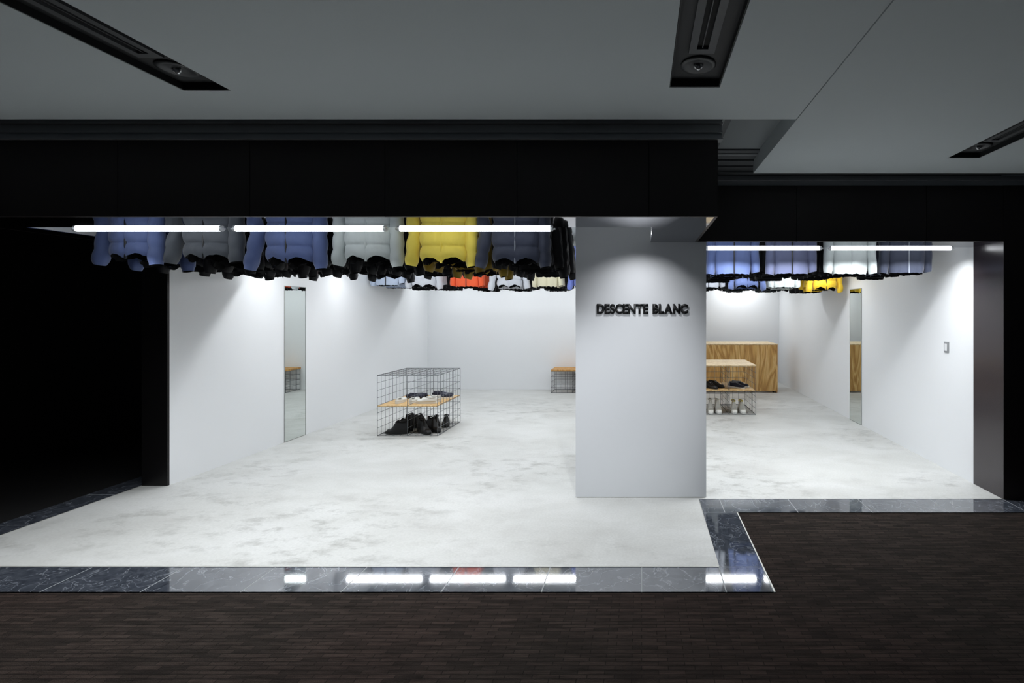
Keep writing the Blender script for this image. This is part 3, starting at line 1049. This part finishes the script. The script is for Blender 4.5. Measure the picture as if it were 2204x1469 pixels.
def jacket_meshes(style, seed, color, back=None):
    """meshes of one hanging jacket. origin at hem level, centre; front towards -y"""
    rnd = random.Random(seed)
    puffer = style == 'puffer'
    a0, b0 = (0.195, 0.088) if puffer else (0.185, 0.070)
    H = 0.66
    NR, NS = (88, 84) if puffer else (34, 64)
    qs = 0.125
    out = []
    def hem(th):
        u = math.cos(th)
        front = math.sin(th) < 0
        arch = 1 - abs(2 * min(1, abs(u) * 1.02) - 0.9) ** 1.6 if puffer else 0.25 * (1 - abs(u))
        z = (0.030 if puffer else 0.010) * max(0, arch)
        if front and puffer:
            z -= 0.012 * math.exp(-(u / 0.10) ** 2)
        if not front:
            z -= 0.022 if puffer else 0.012
        z += 0.009 * fnoise(u * 6 + seed, math.sin(th) * 3, seed * 3.1)
        return z
    bm = bmesh.new()
    rings = []
    for i in range(NR + 1):
        f = i / NR
        ring = []
        for k in range(NS):
            th = 2 * PI * k / NS
            c, s = math.cos(th), math.sin(th)
            z = hem(th) * (1 - f) ** 3 + f * H
            # width: chest wider, shoulders close in
            a = a0 * (1 + 0.03 * math.sin(PI * f))
            b = b0
            if f > 0.80:
                q = (f - 0.80) / 0.20
                a *= math.sqrt(max(0.0, 1 - q * q * 0.86))
                b *= math.sqrt(max(0.0, 1 - q * q * 0.5))
            if f < 0.06:
                kq = 1 - 0.05 * (1 - f / 0.06)
                a *= kq
                b *= kq
            x = a * (abs(c) ** 0.8) * (1 if c >= 0 else -1)
            y = b * (abs(s) ** 0.7) * (1 if s >= 0 else -1)
            if puffer:
                ph = ((z + 0.01) % qs) / qs
                p = abs(math.sin(PI * ph)) ** 0.38
                off = -0.020 + 0.024 * p
                if s < 0:
                    off -= 0.014 * math.exp(-(c / 0.035) ** 2)   # front placket groove
                off += 0.006 * fnoise(x * 14 + seed, z * 16, y * 10 + seed)
                off += 0.004 * fnoise(x * 42 + seed, z * 22, 3 + seed) * (1.5 - p)
            else:
                off = 0.010 * fnoise(x * 11 + seed, z * 2.2, seed) + 0.004 * fnoise(x * 34 + seed, z * 5, seed)
                if s < 0:
                    off -= 0.004 * math.exp(-(c / 0.03) ** 2)
            nx, ny = c * 0.5, s
            ln = math.hypot(nx, ny) or 1
            ring.append(bm.verts.new((x + nx / ln * off, y + ny / ln * off, z)))
        rings.append(ring)
    for i in range(NR):
        for k in range(NS):
            j = (k + 1) % NS
            bm.faces.new((rings[i][k], rings[i][j], rings[i + 1][j], rings[i + 1][k]))
    hemring = [v.co.copy() for v in rings[0]]
    out.append(('body', bm, FAB[color], True, (0, 0, 0)))
    # lining
    bm = bmesh.new()
    prev = None
    for i, (zz, sc) in enumerate(((0.0, 0.992), (0.004, 0.95), (0.03, 0.90), (0.10, 0.84), (0.14, 0.5))):
        ring = []
        for v in hemring:
            ring.append(bm.verts.new((v.x * sc, v.y * sc, (v.z if i < 2 else v.z * (1 - i * 0.2)) + zz)))
        if prev:
            for k in range(NS):
                j = (k + 1) % NS
                bm.faces.new((prev[k], prev[j], ring[j], ring[k]))
        prev = ring
    bm.faces.new(prev)
    out.append(('lining', bm, M['lining'] if back is None else FAB[back], True, (0, 0, 0)))
    # zip
    bm = bmesh.new()
    yf = -b0 - (0.0 if puffer else 0.008)
    n_ = 30
    pv = None
    zc = hem(1.5 * PI)
    for i in range(n_ + 1):
        z = zc - 0.004 + (H * 0.95 - zc) * i / n_
        tp = 0.006 + 0.012 * (0 if not puffer else 1)
        y = yf + (0.014 if puffer else 0.003) + 0.002 * fnoise(0, z * 12, seed)
        cur = [bm.verts.new(c_) for c_ in ((-0.006, y + 0.012, z), (-0.005, y - 0.004, z), (0.005, y - 0.004, z), (0.006, y + 0.012, z))]
        if pv:
            for q in range(3):
                bm.faces.new((pv[q], pv[q + 1], cur[q + 1], cur[q]))
        pv = cur
    out.append(('zipper', bm, M['zip_light'] if color in ('navy',) else (M['zip_dark'] if color not in ('white', 'cream', 'light_grey', 'yellow') else FAB[color]), True, (0, 0, 0)))
    # sleeves
    spread = {3: 0.09, 5: 0.085, 8: 0.09, 13: 0.03, 17: 0.03, 21: 0.06}.get(seed, rnd.uniform(0.02, 0.07)) if puffer else rnd.uniform(0.0, 0.05)
    for sgn in (-1, 1):
        sp = spread * rnd.uniform(0.6, 1.4)
        if puffer and seed < 25 and sgn > 0:
            sp = 0.0
        bm = bmesh.new()
        rr = []
        n1, n2 = (34, 20)
        low = (-0.040 if puffer else 0.012) + rnd.uniform(-0.02, 0.015)
        y_off = rnd.uniform(-0.03, 0.01)
        for i in range(n1 + 1):
            f = i / n1
            z = low + (H - 0.05 - low) * f
            cx = sgn * (a0 + 0.038 + sp * (1 - f) ** 1.5 - 0.055 * f ** 4 - 0.02 * f)
            cy = y_off * (1 - f)
            r = (0.048 if puffer else 0.046) + 0.012 * f
            if f < 0.05:
                r *= 0.86 + 2.8 * f
            ring = []
            for k in range(n2):
                th = 2 * PI * k / n2
                off = 0
                if puffer:
                    ph = ((z + 0.045) % 0.12) / 0.12
                    off = -0.010 + 0.013 * abs(math.sin(PI * ph)) ** 0.5
                off += 0.007 * fnoise(math.cos(th) * 2 + seed, z * 11, math.sin(th) * 2 + sgn)
                ring.append(bm.verts.new((cx + (r + off) * math.cos(th), cy + (r * 1.1 + off) * math.sin(th), z + 0.008 * math.cos(th) * sgn * (1 - f))))
            rr.append(ring)
        for i in range(n1):
            for k in range(n2):
                j = (k + 1) % n2
                bm.faces.new((rr[i][k], rr[i][j], rr[i + 1][j], rr[i + 1][k]))
        bm.faces.new(rr[-1])
        cuff = [v.co.copy() for v in rr[0]]
        out.append(('sleeve', bm, FAB[color], True, (0, 0, 0)))
        bm = bmesh.new()
        cc = sum(cuff, Vector()) / len(cuff)
        pr = None
        for zz, sc in ((0.0, 0.99), (0.004, 0.9), (0.05, 0.8)):
            ring = [bm.verts.new(cc + (v - cc) * sc + Vector((0, 0, zz))) for v in cuff]
            if pr:
                for k in range(n2):
                    bm.faces.new((pr[k], pr[(k + 1) % n2], ring[(k + 1) % n2], ring[k]))
            pr = ring
        bm.faces.new(pr)
        out.append(('cuff', bm, M['lining'], True, sgn))
    # hood / collar
    bm = bmesh.new()
    pr = None
    for f in [i / 8 for i in range(9)]:
        ring = []
        for k in range(28):
            th = 2 * PI * k / 28
            r = 0.075 + 0.02 * math.sin(PI * f)
            ring.append(bm.verts.new((r * 1.1 * math.cos(th), 0.01 + r * 0.8 * math.sin(th) * (1.25 if math.sin(th) > 0 else 1), H - 0.03 + 0.085 * f - 0.02 * (math.sin(th) < 0) * f)))
        if pr:
            for k in range(28):
                bm.faces.new((pr[k], pr[(k + 1) % 28], ring[(k + 1) % 28], ring[k]))
        pr = ring
    out.append(('collar', bm, FAB[color], True, (0, 0, 0)))
    # hanger with its steel line up to the ceiling
    bm = bmesh.new()
    polyrod(bm, [(-0.17, 0, H - 0.06), (0, 0, H + 0.02), (0.17, 0, H - 0.06), (-0.17, 0, H - 0.06)], 0.004, 6)
    rod(bm, (0, 0, H + 0.02), (0, 0, H + 0.10), 0.003, 6)
    rod(bm, (0, 0, H + 0.10), (0, 0, 1.002), 0.0012, 4)
    out.append(('hanger', bm, M['line'], True, (0, 0, 0)))
    return out

PROTO = {}
def proto_meshes(style, seed, color, back=None):
    key = (style, seed, color, back)
    if key not in PROTO:
        lst = []
        for name, bm, m, sm, _ in jacket_meshes(style, seed, color, back):
            bmesh.ops.recalc_face_normals(bm, faces=bm.faces)
            me = bpy.data.meshes.new(name)
            bm.to_mesh(me)
            bm.free()
            me.materials.append(m)
            for p_ in me.polygons:
                p_.use_smooth = True
            lst.append((name, me))
        PROTO[key] = lst
    return PROTO[key]

RND = random.Random(11)
def place_jacket(style, seed, color, x, y, z, label, group, rz=0.0, full=True, back=None, sx=1.0, sy=1.0):
    """hem at height z; every jacket has the hanger line cut to reach the shop ceiling"""
    t = empty('jacket', (x, y, z), rz)
    t.scale = (sx, sy, (CZ - 0.002 - z) / 1.002)
    tag(t, label, 'jacket', group)
    prevsleeve = None
    for name, me in proto_meshes(style, seed, color, back):
        if not full and name in ('zipper', 'collar'):
            continue
        par = prevsleeve if name == 'cuff' else t
        o = link(name, me, par)
        if name == 'sleeve':
            prevsleeve = o
    return t

# near group behind the left opening
YA = 3.745
near = [
    ('slate_blue', 'puffer', 3, -3.92, 2.000, 'slate-blue puffer jacket hanging at the far left of the left opening', 'slate_blue', -0.10),
    ('grey', 'puffer', 5, -3.335, 1.995, 'dark grey puffer jacket hanging second from the left', 'black', 0.03),
    ('slate_blue', 'puffer', 8, -2.705, 1.970, 'slate-blue puffer jacket hanging between the dark grey and the light grey one', 'black', 0.0),
    ('light_grey', 'puffer', 13, -2.10, 1.982, 'light grey puffer jacket hanging left of the yellow one', 'black', 0.02),
    ('yellow', 'puffer', 17, -1.525, 1.970, 'yellow puffer jacket hanging under the right tube light', 'olive', 0.0),
    ('navy', 'puffer', 21, -0.965, 1.965, 'dark navy puffer jacket with pale zip left of the column', 'black', 0.02),
]
gA = 'jackets hanging in the front row of the left opening'
for ci, (colr, st, sd, x, z, lb, bk, rz) in enumerate(near):
    place_jacket(st, sd, colr, x, YA, z, lb, gA, rz, True, None, 0.93, 0.95)
    nm = {'slate_blue': 'slate-blue', 'grey': 'dark grey', 'light_grey': 'light grey', 'yellow': 'yellow', 'navy': 'navy'}[colr]
    wh = ['leftmost slate-blue', 'dark grey', 'middle slate-blue', 'light grey', 'yellow', 'dark navy'][ci]
    for k in range(1, 8):
        zz = 1.978 + RND.uniform(-0.022, 0.015)
        kc = bk if (k < 6 and bk == 'olive') or (k < 2) else 'black'
        if ci == 5 and k == 5:
            zz -= 0.0
        place_jacket('puffer' if k % 3 else 'shell', 30 + (k + ci) % 4, kc, x + RND.uniform(-0.018, 0.018), YA + 0.215 * k, zz,
                     ('mustard' if kc == 'olive' else 'slate-blue' if kc == 'slate_blue' else 'black') + ' jacket hanging behind the %s puffer, only its hem showing' % wh,
                     'jackets queued behind the ' + wh + ' puffer', RND.uniform(-0.06, 0.06), False, None, 0.85, 0.9)
# near group behind the right opening
YR = 4.80
nearr = [
    ('slate_blue', 'shell', 41, 0.905, 1.955, 'slate-blue smooth jacket hanging next to the column in the right opening', 'slate_blue', 0.03),
    ('slate', 'shell', 43, 1.48, 1.955, 'purplish slate jacket hanging second in the right opening', 'black', -0.04),
    ('light_grey', 'shell', 47, 2.06, 1.955, 'light grey smooth jacket hanging in the middle of the right opening', 'black', 0.03),
    ('navy', 'shell', 51, 2.62, 1.965, 'navy smooth jacket hanging last towards the right wall', 'navy', -0.02),
]
gR = 'jackets hanging in the front row of the right opening'
for ci, (colr, st, sd, x, z, lb, bk, rz) in enumerate(nearr):
    place_jacket(st, sd, colr, x, YR, z, lb, gR, rz, True, None, 0.93, 0.9)
    wh = ['slate-blue', 'purplish slate', 'light grey', 'navy'][ci]
    for k in range(1, 7 if ci < 3 else 5):
        zz = 1.962 + RND.uniform(-0.015, 0.02)
        place_jacket('shell', 60 + (k + ci) % 4, bk if k < 4 else 'black', x + RND.uniform(-0.018, 0.018), YR + 0.19 * k, zz,
                     {'slate_blue': 'slate-blue', 'navy': 'navy', 'black': 'black'}[bk if k < 4 else 'black'] + ' jacket hanging behind the smooth %s one of the right opening' % wh,
                     'jackets queued behind the smooth ' + wh + ' jacket', RND.uniform(-0.06, 0.06), False, None, 0.85, 0.85)
# far group behind the middle tube lights
YF_ = 7.62
far = [
    ('pale_blue', -4.0, 1.99), ('white', -3.42, 1.975), ('orange', -2.74, 1.968), ('white', -2.08, 1.968), ('cream', -1.48, 1.968), ('periwinkle', -0.89, 1.975),
    ('mid_grey', 0.98, 1.93), ('slate_blue', 1.55, 1.935), ('light_grey', 2.1, 1.935), ('gold', 2.70, 1.905)]
fn = {'pale_blue': 'pale blue', 'white': 'white', 'orange': 'orange', 'cream': 'cream', 'periwinkle': 'bright blue', 'slate_blue': 'slate-blue', 'gold': 'golden yellow', 'mid_grey': 'grey'}
for ci, (colr, x, z) in enumerate(far):
    nm = ['pale blue', 'left white', 'orange', 'white', 'cream', 'bright blue', 'grey', 'slate-blue', 'white', 'golden yellow'][ci]
    wl = ['nearest the left wall', 'left of the orange one', 'seen above the left mirror too', 'between orange and cream ones', 'beside the bright blue one', 'just left of the column',
          'just right of the column', 'between grey and white ones', 'beside the golden yellow one', 'closest to the right mirror'][ci]
    sd_ = 'left opening' if ci < 6 else 'right opening'
    place_jacket('puffer' if ci % 2 else 'shell', 71 + ci, colr, x, YF_ + (0 if ci < 6 else -0.48), z, '%s jacket far back in the %s, %s' % (nm, sd_, wl), 'jackets in front of the far group', RND.uniform(-0.05, 0.05), True, None, 0.97 if ci < 4 else 0.86, 1.0)
    for k in range(1, 6):
        kc = [colr, 'black', 'black', 'dark_slate', 'black'][k - 1] if colr not in ('orange', 'gold') else [colr, colr, 'black', 'black', 'black'][k - 1]
        place_jacket('shell', 60 + (k + ci) % 4, kc, x + RND.uniform(-0.018, 0.018), YF_ + (0 if ci < 6 else -0.48) + 0.24 * k, z + RND.uniform(-0.03, 0.01),
                     'jacket hem behind the far %s jacket %s' % (nm, wl),
                     'jackets behind the far %s jacket %s' % (nm, wl), RND.uniform(-0.06, 0.06), False, None, 0.88 if ci < 6 else 0.78, 0.95)
